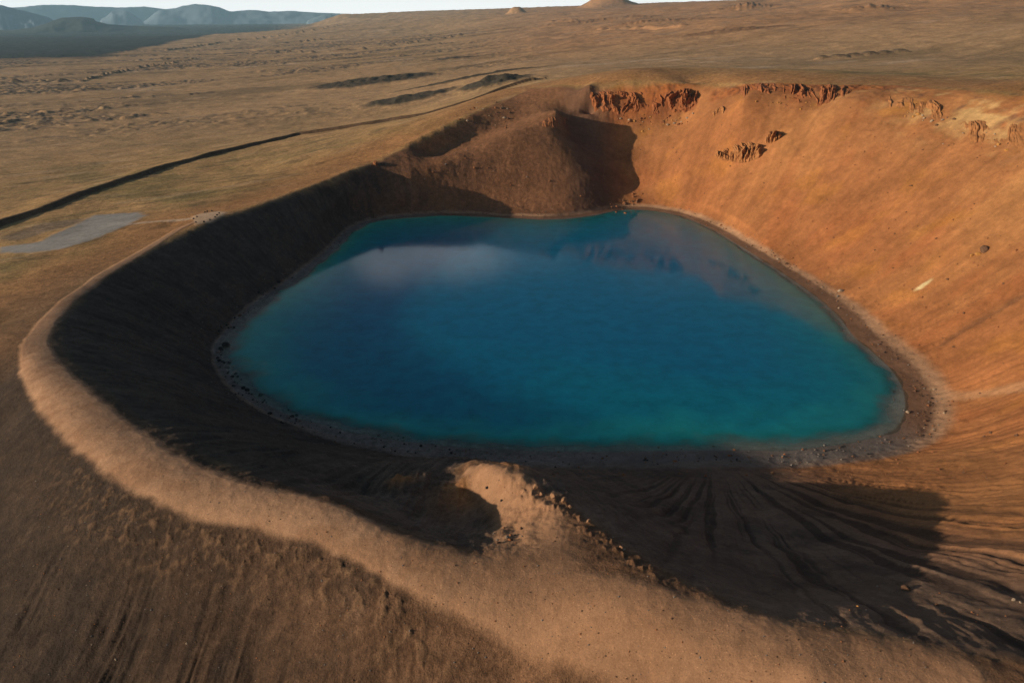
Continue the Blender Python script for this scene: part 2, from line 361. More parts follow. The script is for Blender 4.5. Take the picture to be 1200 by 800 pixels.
# ------------------------------------------------------------------ ground colours (albedo)
def C3(*c): return np.array(c, float)
def mix(a, b, t): return a * (1 - t[..., None]) + b * t[..., None]
ones = np.ones(X.shape)
n1, n2, n3 = fbm(X / 60, Y / 60, 4, 201), fbm(X / 14, Y / 14, 4, 202), fbm(X / 4, Y / 4, 3, 203)
gx = ridged(u1 / 160 + .6 * n1, v1 / 22, 4, 205)
col = np.ones(X.shape + (3,)) * C3(.385, .24, .10)                        # dry grass plain
col = mix(col, C3(.20, .155, .058), sstep(-.1, .35, n1 + .4 * n2) * .7)
col = mix(col, C3(.42, .25, .115), sstep(.55, .85, gx) * .6)
col = mix(col, C3(.115, .095, .048), sstep(.08, .38, fbm(u1 / 34, v1 / 11, 5, 241, w=Rr < 1800)) * .55 * sstep(1800, 1000, Rr))
col = mix(col, C3(.46, .33, .19), sstep(.22, .45, fbm(u1 / 60 + 7, v1 / 16, 4, 242, w=Rr < 2200)) * .45 * sstep(2200, 1300, Rr))
reddish = sstep(70, 8, rim_d + 25 * n1) * out
col = mix(col, C3(.33, .155, .06), reddish * .75)
fcol = far * out
col = mix(col, C3(.44, .28, .15), fcol * .8)
col = mix(col, C3(.22, .15, .075), fcol * sstep(0, .35, fbm(u1 / 500, v1 / 120, 5, 207)) * .7)
col = mix(col, C3(.56, .40, .27), fcol * sstep(.25, .45, fbm(u1 / 260 + 9, v1 / 70, 4, 208)) * .6)
col = mix(col, C3(.06, .062, .058), lava * sstep(-.1, .3, fbm(X / 14, Y / 14, 4, 96) + .1) * .8)
col = mix(col, C3(.06, .055, .045), fis * .85)
for b, h in hum: col = mix(col, C3(.034, .036, .03), sstep(.18, .5, b + .12 * n2) * .9)
hr = hillr * out
col = mix(col, C3(.45, .235, .11), hr * .75); col = mix(col, C3(.21, .13, .075), hr * sstep(.05, .4, fbm(X / 170, Y / 170, 5, 209)) * .6)
col = mix(col, C3(.30, .22, .15), hr * sstep(.2, .45, fbm(X / 110 + 5, Y / 110, 4, 210)) * .45)
# dark lava field at far left
pxl = sstep(2500, 3000, Rr + 900 * fbm(X / 900, Y / 900, 3, 211) - 5200 * sstep(R(-28), R(-16), A) * 1) * sstep(R(-12), R(-17), A)
col = mix(col, C3(.030, .036, .036), pxl)
# crater wall
wall = sstep(3, -3, rim_d + 3 * n2)
wc = np.ones(X.shape + (3,)) * C3(.315, .138, .053)
wc = mix(wc, C3(.345, .16, .060), sstep(-.05, .35, n1 + .5 * n2))
wc = mix(wc, C3(.30, .10, .035), sstep(.05, .4, fbm(th * 9, shore_d / 45, 4, 215)) * .4)
wc = mix(wc, C3(.46, .21, .04), sstep(.12, .4, fbm(X / 26 + 4, Y / 26, 4, 216)) * .38)
wc = mix(wc, C3(.31, .108, .038), sstep(80, 15, shore_d + 20 * n1) * .38)
wc = wc * (1 + .22 * fbm(th * 18, shore_d / 70, 3, 220))[..., None]
pale = sstep(-45, -8, rim_d) * sstep(-2, -8, rim_d) * sstep(150, 200, X)
wc = mix(wc, C3(.52, .33, .14), pale * sstep(-.05, .3, fbm(X / 16, Y / 22, 4, 217)))
wc = mix(wc, C3(.17, .085, .05), pale * sstep(.1, .35, fbm(X / 13 + 7, Y / 13, 4, 218)) * .8)
redc = np.clip(cl + cl2, 0, 1)
wc = mix(wc, C3(.30, .095, .028), redc * .8)
wc = mix(wc, C3(.12, .055, .03), redc * sstep(.75, .35, rib) * .8)
ocm = sstep(.6, 2.5, oc) * (1 - redc)
wc = mix(wc, C3(.42, .20, .05), ocm * .6)
dk = sstep(15, -75, X + 12 * n1 + .22 * (Y - 300)) # left wall: dark brown rock with its shade painted in
dk = np.maximum(dk, sstep(215, 165, Y + 12 * n1) * sstep(86, 50, X))  # near slope: shade painted in, up to the sunlit edge
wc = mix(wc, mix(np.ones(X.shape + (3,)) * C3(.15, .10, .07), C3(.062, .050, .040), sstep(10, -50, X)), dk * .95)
md = np.maximum(0, np.minimum(1, sstep(70, 50, X) * sstep(398, 410, Y) * sstep(-70, -30, X)))
wc = mix(wc, C3(.20, .10, .052), md * .85)
wc = mix(wc, C3(.10, .058, .04), md * sstep(28, 40, X) * .6)  # mound flank away from the sun painted darker
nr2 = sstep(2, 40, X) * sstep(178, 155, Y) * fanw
wc = mix(wc, C3(.33, .15, .058), nr2 * sstep(55, 85, X) * .7)
wc = wc * (1 + .15 * fbm(th * 95, shore_d / 30, 4, 219, w=(wall > 0) & (X > -60)))[..., None]
LEDGE = gpts([(1030,410),(1060,438),(1085,455),(1120,463),(1160,459),(1200,451),(1260,445)]); led = dist_poly(Xc, Yc, LEDGE); led = fine(lambda x, y: dist_poly(x, y, LEDGE), led)
CRK = gpts([(1205,342),(1175,360),(1150,374),(1118,392),(1105,402)]); ck = fine(lambda x, y: dist_poly(x, y, CRK), dist_poly(Xc, Yc, CRK))
wc = mix(wc, C3(.44, .25, .13), sstep(3.4, .8, led + 1.2 * n3) * .55)
wc = mix(wc, C3(.15, .07, .035), sstep(1.6, .3, ck + 1.0 * n3) * .7)
rub = sstep(.02, .4, fbm(X / 5, Y / 5, 4, 230, w=shore_d < 120)) * sstep(40, 4, shore_d) + .5 * sstep(.1, .4, fbm(X / 24, Y / 24, 4, 231))
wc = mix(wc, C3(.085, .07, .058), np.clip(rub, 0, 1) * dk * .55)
wc = mix(wc, C3(.024, .020, .018), dk * (1 - nr2) * .32 * sstep(.62, .38, g1))  # shade in the gully hollows painted as dark lines
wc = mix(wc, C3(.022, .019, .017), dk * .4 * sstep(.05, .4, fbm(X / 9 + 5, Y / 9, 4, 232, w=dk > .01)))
wc = mix(wc, C3(.045, .028, .02), nr2 * sstep(.56, .30, g2) * sstep(8, 30, shore_d) * .75 * (1 - .65 * sstep(62, 85, X)))  # rill hollows painted in shade, weaker on the sunlit side
bowl = blob(530, 600, 22, 14); wc = mix(wc, C3(.14, .095, .068), sstep(.2, .6, bowl))
wc = mix(wc, C3(.42, .19, .07), np.maximum(blob(565, 556, 7, 5), np.maximum(blob(527, 570, 1.5, 1.5), blob(473, 560, 2.2, 1.5))))  # lit spots of spur tip and hummock painted bright orange
wc = mix(wc, C3(.62, .50, .26), sstep(.3, .8, blob(1082, 333, 3.4, 1.5)))
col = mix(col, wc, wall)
# outer near slope: dark brown earth
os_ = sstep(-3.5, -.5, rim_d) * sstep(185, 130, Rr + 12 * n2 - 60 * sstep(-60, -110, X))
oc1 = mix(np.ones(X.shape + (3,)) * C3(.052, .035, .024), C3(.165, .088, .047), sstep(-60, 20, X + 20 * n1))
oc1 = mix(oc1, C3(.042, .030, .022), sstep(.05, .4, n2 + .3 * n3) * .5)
oc1 = mix(oc1, C3(.030, .021, .015), ow * rw * sstep(.55, .3, rl) * sstep(8, 26, rim_d) * .6)  # shade of the rills painted into their hollows
oc1 = mix(oc1, C3(.17, .10, .055), lip * sstep(.0, .3, fbm(X / 1.6, Y / 1.6, 3, 84)) * .7)
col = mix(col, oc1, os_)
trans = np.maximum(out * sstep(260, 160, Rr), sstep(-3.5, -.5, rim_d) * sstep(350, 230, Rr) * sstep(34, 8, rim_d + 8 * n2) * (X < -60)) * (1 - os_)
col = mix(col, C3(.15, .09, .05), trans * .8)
# sandy crest path
pth = np.maximum(sstep(1.22, .80, path_d + .16 * n3), sstep(1.3, .6, spur_d + .25 * n3) * 1.0)
pc = mix(np.ones(X.shape + (3,)) * C3(.40, .235, .135), C3(.32, .18, .10), sstep(-.1, .4, n3 + n2))
pc = mix(pc, C3(.27, .148, .080), sstep(-22, 6, X) * .75)
col = mix(col, pc, pth * .95)
acc = sstep(2.2, 1.0, acc_d + .5 * n3)
col = mix(col, C3(.46, .32, .21), np.maximum(acc, sstep(1.5, -1, view_d + n3)))
lotm = sstep(2.5, -1.5, lot_d + 2 * n3)
col = mix(col, C3(.27, .26, .24), lotm); col = mix(col, C3(.16, .13, .105), sstep(3, -2, lot2_d + 2 * n2) * .6)
# berm crest and face: dark brown all along
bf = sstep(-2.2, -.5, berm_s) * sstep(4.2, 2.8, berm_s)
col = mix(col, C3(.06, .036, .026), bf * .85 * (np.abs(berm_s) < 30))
# shore bands
sd = shore_d + .7 * fbm(X / 5, Y / 5, 3, 221)
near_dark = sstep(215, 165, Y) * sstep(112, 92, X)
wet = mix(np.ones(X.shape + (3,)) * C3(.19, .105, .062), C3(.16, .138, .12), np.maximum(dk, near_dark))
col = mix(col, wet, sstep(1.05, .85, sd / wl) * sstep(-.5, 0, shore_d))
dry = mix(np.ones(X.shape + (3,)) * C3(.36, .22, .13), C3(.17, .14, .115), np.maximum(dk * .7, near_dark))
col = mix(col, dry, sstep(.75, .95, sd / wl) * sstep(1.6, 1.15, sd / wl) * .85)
detail = np.ones(X.shape); detail -= .55 * wall * sstep(0, 40, X); detail -= .68 * np.clip(np.maximum(pth, fl), 0, 1); detail = np.clip(detail, .25, 1)
bed = sstep(.3, -.3, shore_d)
col = mix(col, mix(np.ones(X.shape + (3,)) * C3(.27, .23, .205), C3(.20, .165, .14), sstep(0, .4, n2)), bed)
col *= (1 + .16 * n3 + .10 * n2)[..., None]
col = np.clip(col, .008, .8)

# ------------------------------------------------------------------ materials
def mat(name):
    m = bpy.data.materials.new(name); m.use_nodes = True; nt = m.node_tree
    for n in list(nt.nodes): nt.nodes.remove(n)
    o = nt.nodes.new('ShaderNodeOutputMaterial'); b = nt.nodes.new('ShaderNodeBsdfPrincipled')
    nt.links.new(b.outputs[0], o.inputs[0]); return m, nt, b, o
def nd(nt, t, **kw):
    n = nt.nodes.new(t)
    for k, v in kw.items():
        if k in n.inputs: n.inputs[k].default_value = v
        else: setattr(n, k, v)
    return n
def math_(nt, op, a, b=None):
    n = nt.nodes.new('ShaderNodeMath'); n.operation = op
    for i, q in enumerate((a, b)):
        if q is None: continue
        if isinstance(q, (int, float)): n.inputs[i].default_value = q
        else: nt.links.new(q, n.inputs[i])
    return n.outputs[0]
def earth_material():
    m, nt, b, o = mat('earth')
    at = nd(nt, 'ShaderNodeAttribute', attribute_name='soil')
    tc = nd(nt, 'ShaderNodeTexCoord')
    na = nd(nt, 'ShaderNodeTexNoise', Scale=.42, Detail=10.0, Roughness=.72); nb = nd(nt, 'ShaderNodeTexNoise', Scale=.05, Detail=7.0, Roughness=.65)
    vo = nd(nt, 'ShaderNodeTexVoronoi', Scale=4.2); vb = nd(nt, 'ShaderNodeTexVoronoi', Scale=3.4)
    for n in (na, nb, vo, vb): nt.links.new(tc.outputs['Object'], n.inputs['Vector'])
    def rng_(sock, a, b, c, d):
        r = nd(nt, 'ShaderNodeMapRange'); nt.links.new(sock, r.inputs[0])
        for i, q in enumerate((a, b, c, d)): r.inputs[i + 1].default_value = q
        return r.outputs[0]
    f = math_(nt, 'MULTIPLY', math_(nt, 'ADD', 1.0, math_(nt, 'MULTIPLY', at.outputs['Alpha'], rng_(na.outputs[0], .3, .7, -.40, .40))), rng_(nb.outputs[0], .3, .7, .76, 1.24))
    nf = nd(nt, 'ShaderNodeTexNoise', Scale=5.5, Detail=3.0, Roughness=.75); nm = nd(nt, 'ShaderNodeTexNoise', Scale=1.3, Detail=4.0, Roughness=.75)
    for n in (nf, nm): nt.links.new(tc.outputs['Object'], n.inputs['Vector'])
    f = math_(nt, 'MULTIPLY', f, math_(nt, 'MULTIPLY', math_(nt, 'ADD', 1.0, math_(nt, 'MULTIPLY', math_(nt, 'ADD', math_(nt, 'MULTIPLY', at.outputs['Alpha'], .6), .4), rng_(nf.outputs[0], .3, .7, -.34, .34))), math_(nt, 'ADD', 1.0, math_(nt, 'MULTIPLY', at.outputs['Alpha'], rng_(nm.outputs[0], .3, .7, -.3, .3)))))
    sp = nd(nt, 'ShaderNodeSeparateXYZ'); nt.links.new(vo.outputs['Color'], sp.inputs[0])
    sq = nd(nt, 'ShaderNodeSeparateXYZ'); nt.links.new(vb.outputs['Color'], sq.inputs[0])
    peb = math_(nt, 'MULTIPLY', rng_(sp.outputs[0], .93, .95, 0, 1), rng_(vo.outputs['Distance'], .35, .28, 0, 1))
    peb2 = math_(nt, 'MULTIPLY', rng_(sq.outputs[0], .97, .98, 0, 1), rng_(vb.outputs['Distance'], .32, .26, 0, 1))
    f = math_(nt, 'MULTIPLY', f, math_(nt, 'ADD', 1.0, math_(nt, 'MULTIPLY', peb, .55)))
    f = math_(nt, 'MULTIPLY', f, math_(nt, 'SUBTRACT', 1.0, math_(nt, 'MULTIPLY', peb2, .45)))
    mx = nd(nt, 'ShaderNodeVectorMath', operation='SCALE'); nt.links.new(at.outputs['Color'], mx.inputs[0]); nt.links.new(f, mx.inputs['Scale'])
    nt.links.new(mx.outputs[0], b.inputs['Base Color'])
    b.inputs['Roughness'].default_value = .95; b.inputs['Specular IOR Level'].default_value = .12
    bs = math_(nt, 'ADD', math_(nt, 'ADD', na.outputs[0], math_(nt, 'ADD', math_(nt, 'MULTIPLY', nf.outputs[0], .16), math_(nt, 'MULTIPLY', nm.outputs[0], .5))), math_(nt, 'MULTIPLY', math_(nt, 'ADD', peb, peb2), .18))
    bp = nd(nt, 'ShaderNodeBump', Strength=.75, Distance=.7); nt.links.new(math_(nt, 'MULTIPLY', bs, at.outputs['Alpha']), bp.inputs['Height']); nt.links.new(bp.outputs[0], b.inputs['Normal'])
    return m
EARTH = earth_material()

# ------------------------------------------------------------------ terrain meshes (one relief, cut into the named grounds)
def region_objects():
    idx = np.arange(NR * NC).reshape(NR, NC)
    quads = np.stack([idx[:-1, :-1], idx[:-1, 1:], idx[1:, 1:], idx[1:, :-1]], -1).reshape(-1, 4)[:, ::-1]
    fc = lambda G: ((G[:-1, :-1] + G[1:, 1:]) * .5).ravel()
    names = ['plain', 'crater_slope', 'outer_slope', 'footpath', 'gravel_lot', 'lake_shore', 'lake_bed', 'lava_field', 'hill_country', 'cliff']
    reg = np.zeros(len(quads), int)
    reg[fc(Rr) > 1700] = 8
    reg[(fc(pxl) > .5)] = 7
    reg[(fc(out) > .5) & (fc(Rr) < 160)] = 2
    reg[fc(rim_d) < 0] = 1
    reg[fc(cl + cl2) > .6] = 9
    reg[(fc(np.minimum(path_d, spur_d + .1)) < 1.1)] = 3
    reg[(fc(acc_d) < 1.6) | (fc(view_d) < 0)] = 3
    reg[fc(lot_d) < 0] = 4
    reg[fc(shore_d) < 8] = 5
    reg[fc(shore_d) < 0] = 6
    P = np.stack([X, Y, Z], -1).reshape(-1, 3).astype(np.float32)
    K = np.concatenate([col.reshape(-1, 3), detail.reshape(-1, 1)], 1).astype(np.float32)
    for k, nme in enumerate(names):
        q = quads[reg == k]
        if not len(q): continue
        used, inv = np.unique(q, return_inverse=True)
        me = bpy.data.meshes.new(nme); nf = len(q)
        me.vertices.add(len(used)); me.vertices.foreach_set('co', P[used].ravel())
        me.loops.add(nf * 4); me.loops.foreach_set('vertex_index', inv.ravel().astype(np.int32))
        me.polygons.add(nf); me.polygons.foreach_set('loop_start', np.arange(0, nf * 4, 4, dtype=np.int32))
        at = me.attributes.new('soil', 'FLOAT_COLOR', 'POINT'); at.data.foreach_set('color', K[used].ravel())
        me.update(); me.materials.append(EARTH)
        o = bpy.data.objects.new(nme, me); COL.objects.link(o); o['kind'] = 'structure'
region_objects()

# ------------------------------------------------------------------ water
def water():
    P = smooth_closed(SHORE, 3); P = P + (P - P.mean(0)) / np.linalg.norm(P - P.mean(0), axis=1)[:, None] * 2.5
    ks = np.concatenate([np.linspace(0.02, .7, 20), np.linspace(.72, 1, 34)])
    c = P.mean(0); n = len(P)
    V = np.vstack([c + (P - c) * k for k in ks]); V = np.vstack([V, c[None]])
    d = -sdist(V[:, 0], V[:, 1], SHORE_S)
    fs = []
    for i in range(len(ks) - 1):
        for j in range(n): fs.append((i*n+j, i*n+(j+1) % n, (i+1)*n+(j+1) % n, (i+1)*n+j))
    ce = len(V) - 1; fs += [(ce, (j+1) % n, j) for j in range(n)]
    area = sum(P[j][0]*P[(j+1)%n][1]-P[(j+1)%n][0]*P[j][1] for j in range(n))
    if area > 0: fs = [tuple(reversed(f)) for f in fs]
    nv = len(V); d0 = np.maximum(d, 0)
    Vb = [(x, y, -.5 - min(300, 7 * q)) for (x, y), q in zip(V, d0)]
    fb = [tuple(i + nv for i in reversed(f)) for f in fs]
    o_ = (len(ks) - 1) * n
    rim_f = [(o_ + j, o_ + (j+1) % n, nv + o_ + (j+1) % n, nv + o_ + j) for j in range(n)]
    if area > 0: rim_f = [tuple(reversed(f)) for f in rim_f]
    nf = len(fs)
    me = bpy.data.meshes.new('lake'); me.from_pydata([(x, y, 0) for x, y in V] + Vb, [], fs + fb + rim_f)
    d = np.concatenate([d, d])
    at = me.attributes.new('offshore', 'FLOAT', 'POINT'); pt = np.arctan2(V[:, 1] - 235, V[:, 0] + 5)
    shelf = np.interp(pt, np.linspace(-np.pi, np.pi, 17), [.42, .40, .45, .55, .55, .5, .36, .45, .8, .9, 1.3, 1.6, 1.6, 1.3, 1.0, .55, .42]); d[:len(V)] *= shelf; d[len(V):] *= shelf
    at.data.foreach_set('value', d.astype(np.float32))
    me.update()
    if me.polygons[0].normal.z < 0: me.flip_normals()
    me.polygons.foreach_set('material_index', np.array([0]*nf + [1]*(len(me.polygons)-nf), np.int32))
    me.polygons.foreach_set('use_smooth', np.zeros(len(me.polygons), bool))
    m, nt, b, o = mat('lake_water')
    a = nd(nt, 'ShaderNodeAttribute', attribute_name='offshore'); tc = nd(nt, 'ShaderNodeTexCoord')
    nz = nd(nt, 'ShaderNodeTexNoise', Scale=.06, Detail=4.0, Roughness=.6); nt.links.new(tc.outputs['Object'], nz.inputs['Vector'])
    w = math_(nt, 'ADD', a.outputs['Fac'], math_(nt, 'MULTIPLY', math_(nt, 'SUBTRACT', nz.outputs[0], .5), 14.0))
    rp = nd(nt, 'ShaderNodeValToRGB'); mr = nd(nt, 'ShaderNodeMapRange'); mr.inputs[1].default_value = 0; mr.inputs[2].default_value = 60
    nt.links.new(w, mr.inputs[0]); nt.links.new(mr.outputs[0], rp.inputs[0])
    e = rp.color_ramp.elements; e[0].position = 0; e[0].color = (.10, .30, .28, 1); e[1].position = 1; e[1].color = (.001, .132, .265, 1)
    for p, cc in ((.05, (.008, .26, .29, 1)), (.15, (.001, .17, .265, 1)), (.42, (.001, .140, .265, 1))):
        q = e.new(p); q.color = cc
    wn = nd(nt, 'ShaderNodeTexNoise', Scale=.16, Detail=9.0, Roughness=.68); nt.links.new(tc.outputs['Object'], wn.inputs['Vector'])
    wr = nd(nt, 'ShaderNodeMapRange'); nt.links.new(wn.outputs[0], wr.inputs[0])
    for i_, q_ in enumerate((.3, .7, .78, 1.22)): wr.inputs[i_ + 1].default_value = q_
    wv = nd(nt, 'ShaderNodeVectorMath', operation='SCALE'); nt.links.new(rp.outputs[0], wv.inputs[0]); nt.links.new(wr.outputs[0], wv.inputs['Scale'])
    nt.links.new(wv.outputs[0], b.inputs['Base Color'])
    b.inputs['Subsurface Weight'].default_value = 1; b.inputs['Subsurface Radius'].default_value = (1.0, 1.0, 1.0); b.inputs['Subsurface Scale'].default_value = 340
    b.inputs['Specular IOR Level'].default_value = .20; b.inputs['Roughness'].default_value = .06; b.inputs['IOR'].default_value = 1.33
    b1 = nd(nt, 'ShaderNodeTexNoise', Scale=1.1, Detail=4.0); b2 = nd(nt, 'ShaderNodeTexNoise', Scale=.22, Detail=3.0)
    for n_ in (b1, b2): nt.links.new(tc.outputs['Object'], n_.inputs['Vector'])
    bp = nd(nt, 'ShaderNodeBump', Strength=.10, Distance=.10); nt.links.new(math_(nt, 'ADD', b1.outputs[0], b2.outputs[0]), bp.inputs['Height'])
    nt.links.new(bp.outputs[0], b.inputs['Normal'])
    tr = nd(nt, 'ShaderNodeBsdfTransparent'); tr.inputs[0].default_value = (.80, .88, .88, 1)
    mr2 = nd(nt, 'ShaderNodeMapRange'); mr2.interpolation_type = 'SMOOTHSTEP'; mr2.inputs[1].default_value = 0; mr2.inputs[2].default_value = 4.5; mr2.inputs[3].default_value = .12; mr2.inputs[4].default_value = 1
    w2 = math_(nt, 'ADD', a.outputs['Fac'], math_(nt, 'MULTIPLY', math_(nt, 'SUBTRACT', nz.outputs[0], .5), 6.0))
    nt.links.new(w2, mr2.inputs[0])
    ms = nd(nt, 'ShaderNodeMixShader'); nt.links.new(mr2.outputs[0], ms.inputs[0]); nt.links.new(tr.outputs[0], ms.inputs[1]); nt.links.new(b.outputs[0], ms.inputs[2])
    nt.links.new(ms.outputs[0], o.inputs[0])
    me.materials.append(m)
    m2 = bpy.data.materials.new('lake_underside'); m2.use_nodes = True; n2_ = m2.node_tree
    for q in list(n2_.nodes): n2_.nodes.remove(q)
    t2 = n2_.nodes.new('ShaderNodeBsdfTransparent'); o2 = n2_.nodes.new('ShaderNodeOutputMaterial'); n2_.links.new(t2.outputs[0], o2.inputs[0])
    me.materials.append(m2)
    ob = bpy.data.objects.new('lake', me); COL.objects.link(ob); ob['kind'] = 'structure'
water()

# ------------------------------------------------------------------ sun, sky
SUN_DIR = np.array([-.955, -.222, 0]); SUN_DIR[:2] /= np.linalg.norm(SUN_DIR[:2]); ELEV = R(12.2)
sd_ = bpy.data.lights.new('sun', 'SUN'); sd_.energy = 5.0; sd_.angle = R(.6); sd_.color = (1, .80, .60)
so = bpy.data.objects.new('sun', sd_); COL.objects.link(so)
from mathutils import Vector
to_sun = Vector((SUN_DIR[0] * math.cos(ELEV), SUN_DIR[1] * math.cos(ELEV), math.sin(ELEV)))
so.rotation_euler = (-to_sun).to_track_quat('-Z', 'Y').to_euler(); so.location = (-300, -100, 300)
w = bpy.data.worlds.new('World'); sc.world = w; w.use_nodes = True; nt = w.node_tree
bg = nt.nodes['Background']; sky = nt.nodes.new('ShaderNodeTexSky'); sky.sky_type = 'NISHITA'; sky.sun_disc = False
sky.sun_elevation = ELEV; sky.sun_rotation = math.atan2(to_sun.x, to_sun.y); sky.dust_density = 1.0; sky.ozone_density = 1.5
tc = nt.nodes.new('ShaderNodeTexCoord'); sx = nt.nodes.new('ShaderNodeSeparateXYZ'); nt.links.new(tc.outputs['Generated'], sx.inputs[0])
zc = math_(nt, 'ADD', math_(nt, 'MAXIMUM', sx.outputs[2], 0), .12)
cx = nt.nodes.new('ShaderNodeCombineXYZ'); nt.links.new(math_(nt, 'DIVIDE', sx.outputs[0], zc), cx.inputs[0]); nt.links.new(math_(nt, 'DIVIDE', sx.outputs[1], zc), cx.inputs[1])
cx.inputs[2].default_value = 3.7
cn = nd(nt, 'ShaderNodeTexNoise', Scale=.55, Detail=6.0, Roughness=.55); nt.links.new(cx.outputs[0], cn.inputs['Vector'])
m1 = nd(nt, 'ShaderNodeMapRange'); m1.interpolation_type = 'SMOOTHSTEP'; m1.inputs[1].default_value = .42; m1.inputs[2].default_value = .60; nt.links.new(cn.outputs[0], m1.inputs[0])
m2 = nd(nt, 'ShaderNodeMapRange'); m2.interpolation_type = 'SMOOTHSTEP'; m2.inputs[1].default_value = .16; m2.inputs[2].default_value = .0; nt.links.new(sx.outputs[2], m2.inputs[0])
m3 = nd(nt, 'ShaderNodeMapRange'); m3.interpolation_type = 'SMOOTHSTEP'; m3.inputs[1].default_value = .36; m3.inputs[2].default_value = .22; nt.links.new(sx.outputs[2], m3.inputs[0])
cm = math_(nt, 'MAXIMUM', math_(nt, 'MULTIPLY', math_(nt, 'MULTIPLY', m1.outputs[0], m3.outputs[0]), .30), math_(nt, 'MULTIPLY', m2.outputs[0], .95))
qa = math_(nt, 'DIVIDE', math_(nt, 'ADD', math_(nt, 'DIVIDE', sx.outputs[0], math_(nt, 'MAXIMUM', sx.outputs[1], .05)), .085), .20)
qb = math_(nt, 'DIVIDE', math_(nt, 'SUBTRACT', sx.outputs[2], .285), .042)
qr = math_(nt, 'ADD', math_(nt, 'MULTIPLY', qa, qa), math_(nt, 'MULTIPLY', qb, qb))
qn = nd(nt, 'ShaderNodeTexNoise', Scale=7.0, Detail=5.0, Roughness=.6); nt.links.new(tc.outputs['Generated'], qn.inputs['Vector'])
m4 = nd(nt, 'ShaderNodeMapRange'); m4.interpolation_type = 'SMOOTHSTEP'; m4.inputs[1].default_value = .15; m4.inputs[2].default_value = .95
nt.links.new(math_(nt, 'SUBTRACT', math_(nt, 'ADD', 1.0, math_(nt, 'MULTIPLY', math_(nt, 'SUBTRACT', qn.outputs[0], .5), 2.6)), math_(nt, 'MULTIPLY', qr, .75)), m4.inputs[0])
cm = math_(nt, 'MAXIMUM', cm, math_(nt, 'MULTIPLY', m4.outputs[0], .42))
mxs = nt.nodes.new('ShaderNodeMix'); mxs.data_type = 'RGBA'; nt.links.new(cm, mxs.inputs[0]); nt.links.new(sky.outputs[0], mxs.inputs[6]); mxs.inputs[7].default_value = (24.5, 24, 23.5, 1)
m5 = nd(nt, 'ShaderNodeMapRange'); m5.inputs[1].default_value = -.05; m5.inputs[2].default_value = -.02; nt.links.new(sx.outputs[2], m5.inputs[0])
mlo = nt.nodes.new('ShaderNodeMix'); mlo.data_type = 'RGBA'; nt.links.new(m5.outputs[0], mlo.inputs[0]); mlo.inputs[6].default_value = (.3, .25, .2, 1); nt.links.new(mxs.outputs[2], mlo.inputs[7])
nt.links.new(mlo.outputs[2], bg.inputs[0]); bg.inputs[1].default_value = .06

# ------------------------------------------------------------------ far hills and mountains
def plain_mat(name, colr, rough=.95, bump=.0, scale=1.0, var=.5):
    m, nt, b, o = mat(name)
    tc = nd(nt, 'ShaderNodeTexCoord'); na = nd(nt, 'ShaderNodeTexNoise', Scale=scale, Detail=6.0, Roughness=.65); nt.links.new(tc.outputs['Object'], na.inputs['Vector'])
    f = math_(nt, 'ADD', math_(nt, 'MULTIPLY', na.outputs[0], 2 * var), 1 - var)
    mx = nd(nt, 'ShaderNodeVectorMath', operation='SCALE'); mx.inputs[0].default_value = colr; nt.links.new(f, mx.inputs['Scale'])
    nt.links.new(mx.outputs[0], b.inputs['Base Color']); b.inputs['Roughness'].default_value = rough; b.inputs['Specular IOR Level'].default_value = .2
    if bump:
        bp = nd(nt, 'ShaderNodeBump', Strength=.7, Distance=bump); nt.links.new(na.outputs[0], bp.inputs['Height']); nt.links.new(bp.outputs[0], b.inputs['Normal'])
    return m
MOUNT = plain_mat('hazed_mountain', (.15, .21, .26), scale=.004, var=.35)  # pale blue of the distance haze mixed into the rock colour
LAVA = plain_mat('lava_hill', (.034, .042, .036), scale=.01, var=.5)
def ridge(name, px, dist, depth, m, seed):
    n, k = 160, 25
    us = np.linspace(px[0][0], px[-1][0], n)
    vs = np.interp(us, [p[0] for p in px], [p[1] for p in px])
    base = -46.0
    U, Tt = np.meshgrid(us, np.linspace(-1, 1, k), indexing='ij')
    tops = np.array([at_r(u, v, dist) for u, v in zip(us, vs)])
    az = np.arctan2(tops[:, 0], tops[:, 1])
    e_ = np.linspace(0, 1, n); h = (tops[:, 2] - base) * sstep(0, .12, e_) * sstep(1, .88, e_)
    nn = fbm(U * .035, Tt * 1.5, 4, seed)
    rr = dist + Tt * depth * (1 + .3 * nn)
    prof = np.clip(1 - np.abs(Tt) ** 1.25, 0, 1)
    Zm = base + h[:, None] * prof * (1 + .16 * nn * (np.abs(Tt) > .01) * np.minimum(1, np.abs(Tt) * 5)) + .03 * h[:, None] * fbm(U * .12, Tt * 3, 4, seed + 5)
    Vv = np.stack([rr * np.sin(az)[:, None], rr * np.cos(az)[:, None], Zm], -1).reshape(-1, 3)
    ii = np.arange(n * k).reshape(n, k)
    q = np.stack([ii[:-1, :-1], ii[1:, :-1], ii[1:, 1:], ii[:-1, 1:]], -1).reshape(-1, 4)
    me = bpy.data.meshes.new(name); me.from_pydata(Vv.tolist(), [], q.tolist()); me.update()
    if np.mean([p.normal.z for p in list(me.polygons)[:200]]) < 0: me.flip_normals()
    for p in me.polygons: p.use_smooth = True
    me.materials.append(m); o = bpy.data.objects.new(name, me); COL.objects.link(o); o['kind'] = 'structure'
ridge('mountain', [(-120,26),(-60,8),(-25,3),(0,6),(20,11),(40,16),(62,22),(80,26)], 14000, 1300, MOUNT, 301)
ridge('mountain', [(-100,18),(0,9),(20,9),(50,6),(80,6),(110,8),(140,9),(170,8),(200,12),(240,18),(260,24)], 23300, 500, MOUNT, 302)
ridge('mountain', [(112,26),(124,20),(131,14),(148,13),(156,17),(166,24),(172,26)], 19500, 700, MOUNT, 303)
